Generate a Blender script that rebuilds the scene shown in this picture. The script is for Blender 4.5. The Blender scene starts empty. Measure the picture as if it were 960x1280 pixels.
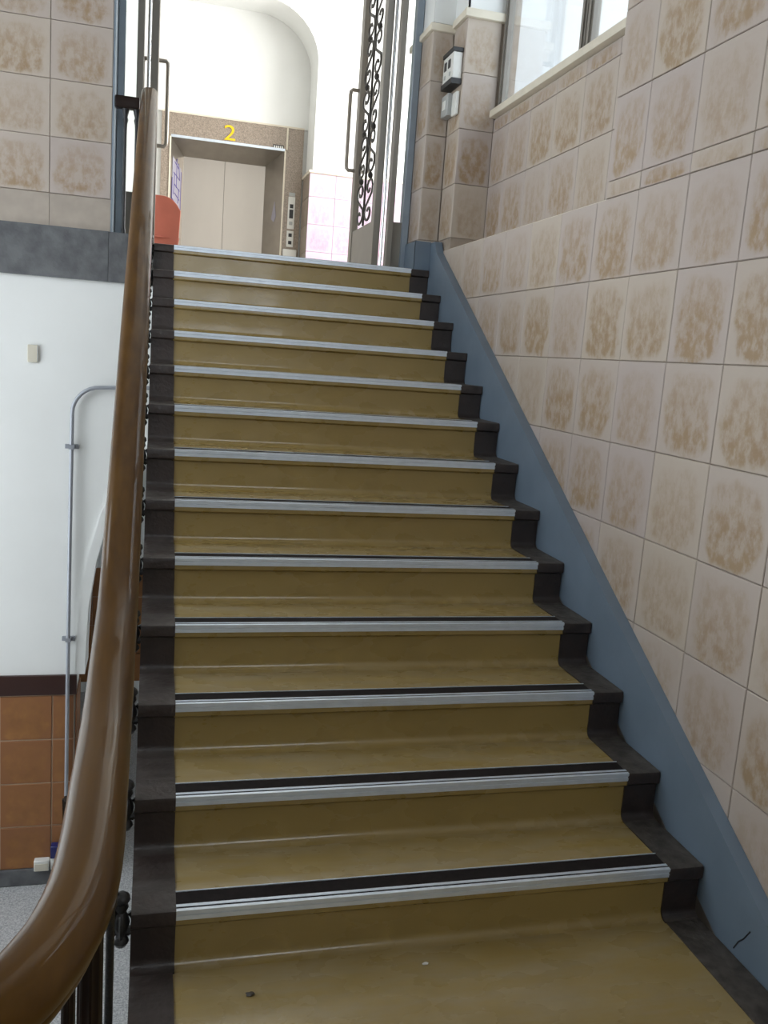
import bpy, bmesh, math, random
from mathutils import Vector, Matrix
random.seed(7)
SC = bpy.context.scene
COL = SC.collection
PI = math.pi

# ------------------------------------------------------------------ camera
def make_camera():
    yaw, pitch, roll = 0.2619, -0.1710, 0.0736
    cy, sy, cp, sp, cr, sr = math.cos(yaw), math.sin(yaw), math.cos(pitch), math.sin(pitch), math.cos(roll), math.sin(roll)
    f = Vector((sy*cp, cy*cp, sp)); rt = Vector((cy, -sy, 0)); up = rt.cross(f)
    r2 = rt*cr + up*sr; u2 = -rt*sr + up*cr
    cd = bpy.data.cameras.new('camera'); co = bpy.data.objects.new('camera', cd); COL.objects.link(co)
    cd.sensor_fit = 'VERTICAL'; cd.sensor_height = 24.0; cd.lens = 24.0*1108.6/1280.0
    cd.clip_start = 0.02; cd.clip_end = 200
    m = Matrix(((r2.x, u2.x, -f.x, -0.0861), (r2.y, u2.y, -f.y, -1.7679), (r2.z, u2.z, -f.z, 1.5454), (0, 0, 0, 1)))
    co.matrix_world = m
    SC.camera = co
make_camera()

# ------------------------------------------------------------------ world, lights, exposure
W = bpy.data.worlds.new('world'); SC.world = W; W.use_nodes = True
W.node_tree.nodes['Background'].inputs['Color'].default_value = (0.86, 0.93, 1.0, 1)
W.node_tree.nodes['Background'].inputs['Strength'].default_value = 4.4

def area(name, loc, target, sx, sy, watts, col=(1, 1, 1)):
    l = bpy.data.lights.new(name, 'AREA'); l.shape = 'RECTANGLE'; l.size = sx; l.size_y = sy
    l.energy = watts; l.color = col
    o = bpy.data.objects.new(name, l); COL.objects.link(o); o.location = loc
    d = Vector(target) - Vector(loc); o.rotation_euler = d.to_track_quat('-Z', 'Y').to_euler()
    return o
# daylight in the window behind the camera, high over the half landing
area('daylight_rear_window', (0.775, -3.22, 3.2), (0.70, 0.6, 2.6), 1.25, 1.3, 5, (0.93, 0.97, 1.0))
# daylight in the hall windows on the upper floor, to the right of the doors
area('daylight_hall_window', (4.3, 6.4, 3.9), (0.0, 6.4, 3.5), 3.6, 2.6, 390, (1.0, 0.99, 0.97))
# fill added through an unseen opening on the left, brightening the white wall
area('added_side_fill', (-2.80, 1.2, 2.65), (0.0, 2.6, 1.9), 2.6, 2.0, 22, (0.90, 0.96, 1.0))
# low unseen fill lamp added on the left to lift the lower far wall
area('added_lower_fill', (-2.80, 2.6, 0.25), (-0.3, 3.4, 0.0), 1.5, 1.8, 20, (0.93, 0.97, 1.0))

SC.view_settings.view_transform = 'Standard'
SC.view_settings.look = 'None'
SC.view_settings.exposure = 0.0
SC.view_settings.gamma = 1.0
SC.view_settings.use_curve_mapping = False
SC.cycles.use_denoising = True
SC.cycles.max_bounces = 8
SC.cycles.diffuse_bounces = 4
SC.cycles.transparent_max_bounces = 12
SC.cycles.sample_clamp_indirect = 6
SC.cycles.caustics_reflective = False
SC.cycles.caustics_refractive = False

# ------------------------------------------------------------------ materials
def mat(name, base, rough=0.5, metal=0.0, var=0.0, scale=8.0, bump=0.0, bscale=40.0, coat=0.0, base2=None, stretch=(1, 1, 1), spec=0.5, detail=4.0, rvar=0.0, croug=0.08):
    m = bpy.data.materials.new(name); m.use_nodes = True
    nt = m.node_tree; N = nt.nodes; L = nt.links; b = N['Principled BSDF']
    b.inputs['Base Color'].default_value = (*base, 1); b.inputs['Roughness'].default_value = rough
    b.inputs['Metallic'].default_value = metal; b.inputs['Specular IOR Level'].default_value = spec
    b.inputs['Coat Weight'].default_value = coat; b.inputs['Coat Roughness'].default_value = croug
    tc = N.new('ShaderNodeTexCoord'); mp = N.new('ShaderNodeMapping'); mp.inputs['Scale'].default_value = stretch
    L.new(tc.outputs['Object'], mp.inputs['Vector'])
    if var > 0 or base2:
        n = N.new('ShaderNodeTexNoise'); n.inputs['Scale'].default_value = scale; n.inputs['Detail'].default_value = detail
        L.new(mp.outputs['Vector'], n.inputs['Vector'])
        r = N.new('ShaderNodeValToRGB')
        c2 = base2 if base2 else tuple(c*(1-var) for c in base)
        c1 = base if base2 else tuple(min(1, c*(1+var)) for c in base)
        r.color_ramp.elements[0].color = (*c2, 1); r.color_ramp.elements[1].color = (*c1, 1)
        r.color_ramp.elements[0].position = 0.32; r.color_ramp.elements[1].position = 0.68
        L.new(n.outputs['Fac'], r.inputs['Fac']); L.new(r.outputs['Color'], b.inputs['Base Color'])
    if rvar > 0:
        n3 = N.new('ShaderNodeTexNoise'); n3.inputs['Scale'].default_value = scale*1.7; n3.inputs['Detail'].default_value = 5
        L.new(mp.outputs['Vector'], n3.inputs['Vector'])
        mr = N.new('ShaderNodeMapRange'); mr.inputs['From Min'].default_value = 0.3; mr.inputs['From Max'].default_value = 0.7
        mr.inputs['To Min'].default_value = max(0.02, rough-rvar); mr.inputs['To Max'].default_value = rough+rvar
        L.new(n3.outputs['Fac'], mr.inputs['Value']); L.new(mr.outputs['Result'], b.inputs['Roughness'])
    if bump > 0:
        n2 = N.new('ShaderNodeTexNoise'); n2.inputs['Scale'].default_value = bscale; n2.inputs['Detail'].default_value = 3
        L.new(mp.outputs['Vector'], n2.inputs['Vector'])
        bp = N.new('ShaderNodeBump'); bp.inputs['Strength'].default_value = bump; bp.inputs['Distance'].default_value = 0.01
        L.new(n2.outputs['Fac'], bp.inputs['Height']); L.new(bp.outputs['Normal'], b.inputs['Normal'])
    return m

def tile_mat(name, edge, mid, deep, amount=1.0, rough=0.45, coord='Generated', mott=1.0):
    """glazed tile: pale frame, mottled darker field whose strength differs from tile to tile"""
    m = bpy.data.materials.new(name); m.use_nodes = True
    nt = m.node_tree; N = nt.nodes; L = nt.links; b = N['Principled BSDF']
    b.inputs['Roughness'].default_value = rough; b.inputs['Specular IOR Level'].default_value = 0.4
    tc = N.new('ShaderNodeTexCoord'); oi = N.new('ShaderNodeObjectInfo')
    sep = N.new('ShaderNodeSeparateXYZ'); L.new(tc.outputs['Generated'], sep.inputs[0])
    def math_(op, a, bb=None, c=None):
        n = N.new('ShaderNodeMath'); n.operation = op
        for i, v in enumerate((a, bb, c)):
            if v is None: continue
            if isinstance(v, (int, float)): n.inputs[i].default_value = v
            else: L.new(v, n.inputs[i])
        return n.outputs[0]
    # offset per tile
    off = N.new('ShaderNodeCombineXYZ'); rnd = oi.outputs['Random']
    L.new(math_('MULTIPLY', rnd, 37.0), off.inputs[0]); L.new(math_('MULTIPLY', rnd, 11.0), off.inputs[2])
    add = N.new('ShaderNodeVectorMath'); add.operation = 'ADD'
    L.new(tc.outputs['Object'], add.inputs[0]); L.new(off.outputs[0], add.inputs[1])
    mp = N.new('ShaderNodeMapping'); mp.inputs['Scale'].default_value = (1.0, 1.0, 0.62); L.new(add.outputs[0], mp.inputs['Vector'])
    n1 = N.new('ShaderNodeTexNoise'); n1.inputs['Scale'].default_value = 26; n1.inputs['Detail'].default_value = 8; n1.inputs['Roughness'].default_value = 0.68; L.new(mp.outputs[0], n1.inputs['Vector'])
    n2 = N.new('ShaderNodeTexNoise'); n2.inputs['Scale'].default_value = 12; n2.inputs['Detail'].default_value = 5; L.new(add.outputs[0], n2.inputs['Vector'])
    # wobbling rounded-rectangle field
    dx = math_('ABSOLUTE', math_('SUBTRACT', sep.outputs[0], 0.5)); dz = math_('ABSOLUTE', math_('SUBTRACT', sep.outputs[2], 0.46))
    p4 = math_('POWER', math_('ADD', math_('POWER', dx, 4.0), math_('POWER', math_('MULTIPLY', dz, 0.94), 4.0)), 0.25)
    wob = math_('ADD', p4, math_('MULTIPLY', math_('SUBTRACT', n2.outputs['Fac'], 0.5), 0.30))
    ms = N.new('ShaderNodeMapRange'); ms.interpolation_type = 'SMOOTHSTEP'
    ms.inputs['From Min'].default_value = 0.33; ms.inputs['From Max'].default_value = 0.46; ms.inputs['To Min'].default_value = 1; ms.inputs['To Max'].default_value = 0
    L.new(wob, ms.inputs['Value'])
    # strength: noise, stronger at the foot of the tile, random per tile
    foot = math_('ADD', math_('MULTIPLY', math_('SUBTRACT', 1.0, sep.outputs[2]), 0.75), 0.35)
    nz = N.new('ShaderNodeMapRange'); nz.inputs['From Min'].default_value = 0.42; nz.inputs['From Max'].default_value = 0.60; L.new(n1.outputs['Fac'], nz.inputs['Value'])
    rs = math_('ADD', math_('MULTIPLY', rnd, 0.65), 0.60)
    nzm = math_('ADD', math_('MULTIPLY', nz.outputs[0], 0.75*mott), 1.0-0.75*mott)
    k = math_('MULTIPLY', math_('MULTIPLY', math_('MULTIPLY', ms.outputs[0], foot), rs), math_('MULTIPLY', nzm, amount))
    kc = N.new('ShaderNodeClamp'); L.new(k, kc.inputs[0])
    cr = N.new('ShaderNodeMix'); cr.data_type = 'RGBA'; L.new(n2.outputs['Fac'], cr.inputs['Factor'])
    cr.inputs['A'].default_value = (*mid, 1); cr.inputs['B'].default_value = (*deep, 1)
    mx = N.new('ShaderNodeMix'); mx.data_type = 'RGBA'; L.new(kc.outputs[0], mx.inputs['Factor'])
    # pale glaze shifts a little between warm and grey from tile to tile
    ed = N.new('ShaderNodeMix'); ed.data_type = 'RGBA'; L.new(math_('FRACT', math_('MULTIPLY', rnd, 7.31)), ed.inputs['Factor'])
    ed.inputs['A'].default_value = (*edge, 1); ed.inputs['B'].default_value = (edge[0]*0.93, edge[1]*0.93, edge[2]*1.02, 1)
    L.new(ed.outputs['Result'], mx.inputs['A']); L.new(cr.outputs['Result'], mx.inputs['B'])
    L.new(mx.outputs['Result'], b.inputs['Base Color'])
    bp = N.new('ShaderNodeBump'); bp.inputs['Strength'].default_value = 0.12; bp.inputs['Distance'].default_value = 0.004
    L.new(n1.outputs['Fac'], bp.inputs['Height']); L.new(bp.outputs['Normal'], b.inputs['Normal'])
    return m

def glass_mat(name, tint=(0.95, 0.98, 0.98), refl=1.0):
    m = bpy.data.materials.new(name); m.use_nodes = True
    nt = m.node_tree; N = nt.nodes; L = nt.links; N.remove(N['Principled BSDF'])
    out = N['Material Output']; t = N.new('ShaderNodeBsdfTransparent'); g = N.new('ShaderNodeBsdfGlossy')
    t.inputs['Color'].default_value = (*tint, 1); g.inputs['Roughness'].default_value = 0.01
    # the pane is a thin solid whose rays run straight through: both of its faces reflect like air-to-glass
    fr = N.new('ShaderNodeFresnel'); geo = N.new('ShaderNodeNewGeometry')
    io = N.new('ShaderNodeMath'); io.operation = 'MULTIPLY_ADD'; io.inputs[1].default_value = 1/1.5-1.5; io.inputs[2].default_value = 1.5
    L.new(geo.outputs['Backfacing'], io.inputs[0]); L.new(io.outputs[0], fr.inputs['IOR'])
    mu = N.new('ShaderNodeMath'); mu.operation = 'MULTIPLY'; mu.inputs[1].default_value = refl; mu.use_clamp = True
    L.new(fr.outputs[0], mu.inputs[0])
    mx = N.new('ShaderNodeMixShader'); L.new(mu.outputs[0], mx.inputs[0]); L.new(t.outputs[0], mx.inputs[1]); L.new(g.outputs[0], mx.inputs[2])
    L.new(mx.outputs[0], out.inputs['Surface'])
    return m

M = {}
M['olive'] = mat('olive_vinyl', (0.285, 0.202, 0.066), 0.28, var=0.08, scale=5, bump=0.10, bscale=26, coat=0.25, stretch=(0.6, 1, 1), rvar=0.10)
def add_wear(m, col, lo, hi, amount, scale=(3.0, 14.0, 6.0)):
    nt = m.node_tree; N = nt.nodes; L = nt.links; b = N['Principled BSDF']
    src = b.inputs['Base Color'].links[0].from_socket
    tc = N.new('ShaderNodeTexCoord'); oi = N.new('ShaderNodeObjectInfo'); geo = N.new('ShaderNodeNewGeometry')
    ad = N.new('ShaderNodeVectorMath'); ad.operation = 'MULTIPLY_ADD'; ad.inputs[1].default_value = scale
    cx = N.new('ShaderNodeCombineXYZ'); mu = N.new('ShaderNodeMath'); mu.operation = 'MULTIPLY'; mu.inputs[1].default_value = 41.0
    L.new(oi.outputs['Random'], mu.inputs[0]); L.new(mu.outputs[0], cx.inputs[0]); L.new(mu.outputs[0], cx.inputs[1])
    L.new(tc.outputs['Object'], ad.inputs[0]); L.new(cx.outputs[0], ad.inputs[2])
    n = N.new('ShaderNodeTexNoise'); n.inputs['Scale'].default_value = 1.0; n.inputs['Detail'].default_value = 7; n.inputs['Roughness'].default_value = 0.65
    L.new(ad.outputs[0], n.inputs['Vector'])
    mr = N.new('ShaderNodeMapRange'); mr.inputs['From Min'].default_value = lo; mr.inputs['From Max'].default_value = hi; mr.inputs['To Max'].default_value = amount
    L.new(n.outputs['Fac'], mr.inputs['Value'])
    sp = N.new('ShaderNodeSeparateXYZ'); L.new(geo.outputs['True Normal'], sp.inputs[0])
    up = N.new('ShaderNodeMapRange'); up.inputs['From Min'].default_value = 0.55; up.inputs['From Max'].default_value = 0.98; L.new(sp.outputs[2], up.inputs['Value'])
    k = N.new('ShaderNodeMath'); k.operation = 'MULTIPLY'; L.new(mr.outputs[0], k.inputs[0]); L.new(up.outputs[0], k.inputs[1])
    mx = N.new('ShaderNodeMix'); mx.data_type = 'RGBA'; L.new(k.outputs[0], mx.inputs['Factor']); L.new(src, mx.inputs['A']); mx.inputs['B'].default_value = (*col, 1)
    L.new(mx.outputs['Result'], b.inputs['Base Color'])
add_wear(M['olive'], (0.36, 0.32, 0.24), 0.40, 0.82, 0.60)
M['border'] = mat('dark_rubber', (0.034, 0.023, 0.020), 0.40, scale=16, base2=(0.022, 0.016, 0.014), bump=0.25, bscale=60, rvar=0.12)
add_wear(M['border'], (0.10, 0.092, 0.085), 0.38, 0.75, 0.6)
M['border_worn'] = mat('dark_rubber_worn', (0.085, 0.075, 0.064), 0.6, scale=24, base2=(0.026, 0.020, 0.017), bump=0.5, bscale=50)
M['alu'] = mat('aluminium', (0.70, 0.77, 0.85), 0.36, metal=0.5, var=0.05, scale=20)
M['insert'] = mat('black_rubber_groove_shade', (0.012, 0.009, 0.009), 0.75, var=0.3, scale=60, spec=0.2)
M['blue'] = mat('blue_grey_paint', (0.150, 0.198, 0.255), 0.42, var=0.07, scale=6, bump=0.05, bscale=20)
M['crack'] = mat('crack_filler', (0.02, 0.022, 0.025), 0.9)
M['grout'] = mat('grout', (0.36, 0.30, 0.245), 0.9, var=0.1, scale=30)
M['tile'] = tile_mat('stone_look_tile', (0.500, 0.430, 0.360), (0.375, 0.280, 0.170), (0.32, 0.210, 0.13), 1.15)
M['overexposed_tile'] = tile_mat('overexposed_pink_tile', (0.56, 0.44, 0.51), (0.50, 0.32, 0.41), (0.48, 0.30, 0.38), 1.2)
M['orange'] = tile_mat('terracotta_tile', (0.27, 0.118, 0.046), (0.42, 0.190, 0.060), (0.14, 0.062, 0.028), 1.6, 0.5, mott=0.9)
M['orange_grout'] = mat('orange_grout', (0.46, 0.34, 0.25), 0.9)
M['white'] = mat('white_plaster', (0.80, 0.81, 0.79), 0.75, var=0.025, scale=2.2, bump=0.04, bscale=8)
M['moulding'] = mat('cream_moulding', (0.72, 0.66, 0.54), 0.55, var=0.05, scale=10)
M['slab'] = mat('dark_granite_paint', (0.145, 0.150, 0.155), 0.65, scale=14, base2=(0.085, 0.088, 0.094), bump=0.2, bscale=60, detail=8)
M['baseband'] = mat('grey_beige_base', (0.40, 0.345, 0.29), 0.6, var=0.1, scale=9)
M['brown_trim'] = mat('dark_brown_trim', (0.045, 0.018, 0.014), 0.45)
M['terrazzo'] = mat('terrazzo', (0.56, 0.57, 0.57), 0.4, scale=110, base2=(0.27, 0.28, 0.29), detail=2)
M['granite_floor'] = mat('hall_floor', (0.55, 0.53, 0.50), 0.35, var=0.1, scale=30)
M['wood'] = mat('lacquered_wood', (0.110, 0.052, 0.009), 0.45, scale=5, base2=(0.070, 0.031, 0.006), stretch=(6, 0.5, 3), coat=0.40, bump=0.02, bscale=9, spec=0.08, croug=0.02)
M['darkwood'] = mat('dark_brown_wood', (0.014, 0.007, 0.005), 0.4, var=0.2, scale=12, spec=0.25)
M['iron'] = mat('black_iron', (0.012, 0.012, 0.013), 0.42, var=0.3, scale=30, bump=0.3, bscale=80)
M['conduit'] = mat('grey_conduit', (0.36, 0.38, 0.42), 0.4, metal=0.3)
M['cream'] = mat('cream_plastic', (0.62, 0.58, 0.48), 0.5)
M['white_plastic'] = mat('white_plastic', (0.74, 0.74, 0.70), 0.4)
M['grey_plastic'] = mat('grey_plastic', (0.42, 0.43, 0.42), 0.45)
M['black_plastic'] = mat('black_plastic', (0.02, 0.02, 0.022), 0.4)
M['navy'] = mat('navy_plastic', (0.018, 0.022, 0.12), 0.4)
M['steel'] = mat('brushed_steel', (0.52, 0.50, 0.46), 0.30, metal=0.85, var=0.05, scale=6, stretch=(8, 8, 0.4))
M['steel_dark'] = mat('steel_reveal', (0.34, 0.31, 0.27), 0.35, metal=0.8, var=0.06, scale=8)
M['frame_grey'] = mat('painted_frame', (0.25, 0.23, 0.20), 0.45, metal=0.2, var=0.05, scale=8)
M['frame_blue'] = mat('bluish_frame', (0.26, 0.31, 0.36), 0.4, metal=0.3, var=0.08, scale=8)
M['chrome'] = mat('chrome', (0.75, 0.77, 0.80), 0.12, metal=1.0)
M['wrought'] = mat('wrought_iron_bronze', (0.035, 0.031, 0.026), 0.6)
M['marble'] = mat('beige_granite', (0.40, 0.33, 0.265), 0.35, scale=90, base2=(0.21, 0.17, 0.135), detail=6)
M['yellow'] = mat('yellow_paint', (0.85, 0.55, 0.01), 0.5)
M['red'] = mat('red_plastic', (0.38, 0.105, 0.07), 0.5, var=0.08, scale=5)
M['door_panel'] = mat('lift_door_steel', (0.50, 0.46, 0.41), 0.40, metal=0.45, var=0.03, scale=5, stretch=(1, 1, 0.3))
M['sign_purple'] = mat('sign_purple', (0.10, 0.07, 0.26), 0.5)
M['sign_pale'] = mat('sign_pale', (0.36, 0.34, 0.40), 0.5)
M['soffit'] = mat('soffit_plaster', (0.70, 0.71, 0.70), 0.8)
M['facade'] = mat('pale_facade', (0.70, 0.71, 0.71), 0.8, var=0.03, scale=1.5)
M['roofblue'] = mat('blue_grey_roof', (0.26, 0.30, 0.38), 0.6, var=0.1, scale=3)
M['glass'] = glass_mat('clear_glass')
M['glass_window'] = glass_mat('window_glass', (0.97, 0.99, 1.0), 1.5)
M['glass_leaf'] = glass_mat('leaf_glass', (0.97, 0.98, 0.98), 0.3)

# ------------------------------------------------------------------ mesh helpers
WL = {}          # world location of every object
def wl(o): return WL[o.name] if o else Vector((0, 0, 0))
def link(name, me, m, loc, parent=None, rotz=0.0, smooth=None):
    o = bpy.data.objects.new(name, me); COL.objects.link(o)
    loc = Vector(loc); WL[o.name] = loc
    o.location = loc - wl(parent); o.rotation_euler = (0, 0, rotz)
    if parent: o.parent = parent
    if m and not me.materials: me.materials.append(m)
    return o
def finish(bm, name, smooth=None):
    bmesh.ops.recalc_face_normals(bm, faces=bm.faces)
    me = bpy.data.meshes.new(name); bm.to_mesh(me); bm.free()
    if smooth is not None:
        for p in me.polygons: p.use_smooth = True
        me.set_sharp_from_angle(angle=math.radians(smooth))
    return me
def empty(name, loc, label=None, cat=None, group=None):
    o = bpy.data.objects.new(name, None); COL.objects.link(o); o.location = loc; WL[o.name] = Vector(loc)
    o.empty_display_size = 0.1
    if label: tag(o, label, cat, group)
    return o
def tag(o, label, cat, group=None, kind=None):
    if label: o['label'] = label
    if cat: o['category'] = cat
    if group: o['group'] = group
    if kind: o['kind'] = kind
    return o
def struct(o, label=None):
    o['kind'] = 'structure'
    if label: o['label'] = label
    return o
def bm_box(bm, p0, p1, off=(0, 0, 0)):
    x0, y0, z0 = (a-b for a, b in zip(p0, off)); x1, y1, z1 = (a-b for a, b in zip(p1, off))
    v = [bm.verts.new(c) for c in ((x0, y0, z0), (x1, y0, z0), (x1, y1, z0), (x0, y1, z0), (x0, y0, z1), (x1, y0, z1), (x1, y1, z1), (x0, y1, z1))]
    for f in ((0, 3, 2, 1), (4, 5, 6, 7), (0, 1, 5, 4), (1, 2, 6, 5), (2, 3, 7, 6), (3, 0, 4, 7)): bm.faces.new([v[i] for i in f])
def box(name, p0, p1, m, parent=None, bevel=0.0, seg=1):
    c = tuple((a+b)/2 for a, b in zip(p0, p1))
    bm = bmesh.new(); bm_box(bm, p0, p1, c)
    if bevel: bmesh.ops.bevel(bm, geom=bm.edges[:], offset=bevel, segments=seg, affect='EDGES', profile=0.6)
    return link(name, finish(bm, name, 40 if bevel else None), m, c, parent)
def boxes(name, lst, m, parent=None):
    c = tuple((a+b)/2 for a, b in zip(lst[0][0], lst[0][1]))
    bm = bmesh.new()
    for p0, p1 in lst: bm_box(bm, p0, p1, c)
    return link(name, finish(bm, name), m, c, parent)
def prism(name, pts, axis, a0, a1, m, parent=None, smooth=None, origin=None):
    """pts: polygon in the two other axes (in x,y,z order); extruded along axis from a0 to a1"""
    def P(u, v, w): return {0: (w, u, v), 1: (u, w, v), 2: (u, v, w)}[axis]
    o = Vector(origin) if origin else Vector(P(pts[0][0], pts[0][1], a0))
    bm = bmesh.new()
    A = [bm.verts.new(Vector(P(u, v, a0))-o) for u, v in pts]; B = [bm.verts.new(Vector(P(u, v, a1))-o) for u, v in pts]
    bm.faces.new(A); bm.faces.new(B[::-1]); n = len(pts)
    for i in range(n): bm.faces.new((A[i], A[(i+1) % n], B[(i+1) % n], B[i]))
    bm.normal_update(); bmesh.ops.triangulate(bm, faces=[f for f in bm.faces if len(f.verts) > 4])
    return link(name, finish(bm, name, smooth), m, o, parent)
def bm_tube(bm, path, r, n=8, closed=False, caps=True):
    P = [Vector(p) for p in path]; rings = []; up = None
    for i, p in enumerate(P):
        a = P[max(0, i-1)]; b = P[min(len(P)-1, i+1)]
        if closed: a = P[i-1]; b = P[(i+1) % len(P)]
        t = (b-a).normalized()
        if up is None:
            up = Vector((0, 0, 1)) if abs(t.z) < 0.9 else Vector((1, 0, 0))
        s = t.cross(up).normalized(); up = s.cross(t).normalized()
        rr = r[i] if isinstance(r, (list, tuple)) else r
        rings.append([bm.verts.new(p + s*math.cos(2*PI*k/n)*rr + up*math.sin(2*PI*k/n)*rr) for k in range(n)])
    m = len(rings)
    for i in range(m if closed else m-1):
        A, B = rings[i], rings[(i+1) % m]
        for k in range(n): bm.faces.new((A[k], A[(k+1) % n], B[(k+1) % n], B[k]))
    if caps and not closed:
        bm.faces.new(rings[0][::-1]); bm.faces.new(rings[-1])
def tube(name, path, r, m, parent=None, n=8, closed=False):
    o = Vector(path[0]); bm = bmesh.new(); bm_tube(bm, [Vector(p)-o for p in path], r, n, closed)
    return link(name, finish(bm, name, 50), m, o, parent)
def bm_lathe(bm, prof, c=(0, 0, 0), n=12, sx=1.0, sy=1.0):
    rings = []
    for r, z in prof: rings.append([bm.verts.new((c[0]+math.cos(2*PI*k/n)*r*sx, c[1]+math.sin(2*PI*k/n)*r*sy, c[2]+z)) for k in range(n)])
    for A, B in zip(rings, rings[1:]):
        for k in range(n): bm.faces.new((A[k], A[(k+1) % n], B[(k+1) % n], B[k]))
    bm.faces.new(rings[0][::-1]); bm.faces.new(rings[-1])
def lathe(name, prof, loc, m, parent=None, n=12):
    bm = bmesh.new(); bm_lathe(bm, prof, n=n); return link(name, finish(bm, name, 45), m, loc, parent)

TM = {}
def tile(parent, face, a0, a1, z0, z1, plane, m, gap=0.0014, th=0.008, name='tile'):
    """one wall tile. face 'x': looks to -x, a = y range. face 'y': looks to -y, a = x range. plane = its front"""
    w = a1-a0-2*gap; hh = z1-z0-2*gap
    if w < 0.012 or hh < 0.012: return None
    key = (round(w, 3), round(hh, 3), m.name)
    if key not in TM:
        bm = bmesh.new(); bm_box(bm, (-w/2, 0, -hh/2), (w/2, th, hh/2))
        bmesh.ops.bevel(bm, geom=[e for e in bm.edges if all(v.co.y < 1e-6 for v in e.verts)], offset=0.0022, segments=1, affect='EDGES')
        TM[key] = finish(bm, 'tile'); TM[key].materials.append(m)
    pr = random.uniform(-0.0006, 0.0006)
    if face == 'x': return link(name, TM[key], None, (plane+pr, (a0+a1)/2, (z0+z1)/2), parent, -PI/2)
    return link(name, TM[key], None, ((a0+a1)/2, plane+pr, (z0+z1)/2), parent, 0.0)
def joints(lo, hi, ref, pitch):
    k0 = math.floor((lo-ref)/pitch)-1; out = [lo]
    for k in range(k0, k0+200):
        v = ref+k*pitch
        if v > lo+0.02 and v < hi-0.02: out.append(v)
    out.append(hi); return out

# ------------------------------------------------------------------ dimensions
H, D = 0.16, 0.2698
SL = H/D
NST = 13
ZT = NST*H            # upper floor 2.08
YT = NST*D            # edge of the upper floor 3.507
XW = 1.545            # face of the right wall
XR = 1.750            # face of the recessed wall under the window
ZL = -1.76            # lower floor
CARP = 1.389
BL, BR = -0.104, 1.497
ZC = 5.75

# ------------------------------------------------------------------ structure: floors and ceiling
fl = struct(boxes('floor', [((-3.0, YT+0.02, ZT-0.24), (4.6, 9.6, ZT-0.002))], M['granite_floor']))
landing = struct(boxes('floor_landing', [((-0.125, -3.3, -0.16), (XW+0.03, -0.02, -0.004)), ((-2.8, -3.3, -0.16), (-0.125, -1.15, -0.004))], M['olive']))
struct(box('floor_lower', (-3.0, -3.3, ZL-0.15), (4.0, 7.2, ZL), M['terrazzo']))
struct(boxes('ceiling', [((-3.0, -3.4, ZC), (1.86, 3.98, ZC+0.15)), ((-3.0, 3.98, ZC), (4.6, 9.6, ZC+0.15))], M['soffit']))
struct(box('wall_well', (1.86, 3.98, ZL), (4.75, 4.13, ZC+0.15), M['facade']))
struct(boxes('wall_rear', [((-3.0, -3.4, ZL), (0.1, -3.25, ZC)), ((1.45, -3.4, ZL), (1.8, -3.25, ZC)), ((0.1, -3.4, ZL), (1.45, -3.25, 2.5)), ((0.1, -3.4, 3.9), (1.45, -3.25, ZC))], M['white']))
struct(boxes('wall_left', [((-3.0, -3.25, ZL), (-2.85, -0.2, ZC)), ((-3.0, 3.4, ZL), (-2.85, 9.6, ZC)), ((-3.0, 2.6, ZL), (-2.85, 3.4, -0.7)), ((-3.0, 2.6, 1.2), (-2.85, 3.4, ZC)), ((-3.0, -0.2, ZL), (-2.85, 1.8, 1.6)), ((-3.0, 1.8, ZL), (-2.85, 2.6, -0.7)), ((-3.0, 1.8, 1.2), (-2.85, 2.6, 1.6)), ((-3.0, -0.2, 3.7), (-2.85, 2.6, ZC))], M['white']))

# ------------------------------------------------------------------ wall on the right, with its tiles
wr = struct(boxes('wall_right', [
    ((XW+0.008, -3.25, ZL), (1.80, 1.425, ZC)),                    # full height before the window
    ((XW+0.008, 1.425, ZL), (1.80, 3.535, 2.187)),                 # below the window ledge
    ((XR+0.008, 1.425, 2.187), (1.86, 3.3, 2.93)),                 # recessed wall under the window
    ((XR+0.008, 1.425, 4.75), (1.86, 3.3, ZC)),                    # above the window
    ((XW+0.008, 3.308, 2.187), (1.86, 3.535, ZC)),                 # pier beside the window
    ((1.428, 3.543, ZT-0.2), (1.86, 3.98, ZC)),                    # pier beside the doors
], M['grout']))
zl = [2.195-0.2975*k for k in range(0, 8)][::-1]
yl = joints(-1.3, 3.535, 0.567, 0.3085)
for z0, z1 in zip(zl, zl[1:]):
    for y0, y1 in zip(yl, yl[1:]):
        if z1 < SL*y0+0.155 and y0 > -0.3: continue
        if z1 < 0.12: continue
        tile(wr, 'x', y0, y1, max(z0, 0.0), z1, XW, M['tile'])
yu = joints(-0.7, 1.425, 0.567, 0.3085)
zu = [2.195, 2.257, 2.555, 2.853, 3.151, 3.449]
for z0, z1 in zip(zu, zu[1:]):
    for y0, y1 in zip(yu, yu[1:]): tile(wr, 'x', y0, y1, z0, z1, XW, M['tile'])
yr = joints(1.43, 3.30, 1.84, 0.306)
zr = [2.20, 2.26, 2.558, 2.856, 2.928]
for z0, z1 in zip(zr, zr[1:]):
    for y0, y1 in zip(yr, yr[1:]): tile(wr, 'x', y0, y1, z0, z1, XR, M['tile'])
for y0, y1 in zip(yr, yr[1:]):                                    # tiles lying on the ledge
    box('ledge_tile', (XW+0.002, y0+0.002, 2.187), (XR-0.002, y1-0.002, 2.195), M['moulding'], wr)
zp = [1.962, 2.26, 2.558, 2.856, 3.154, 3.44]
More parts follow.
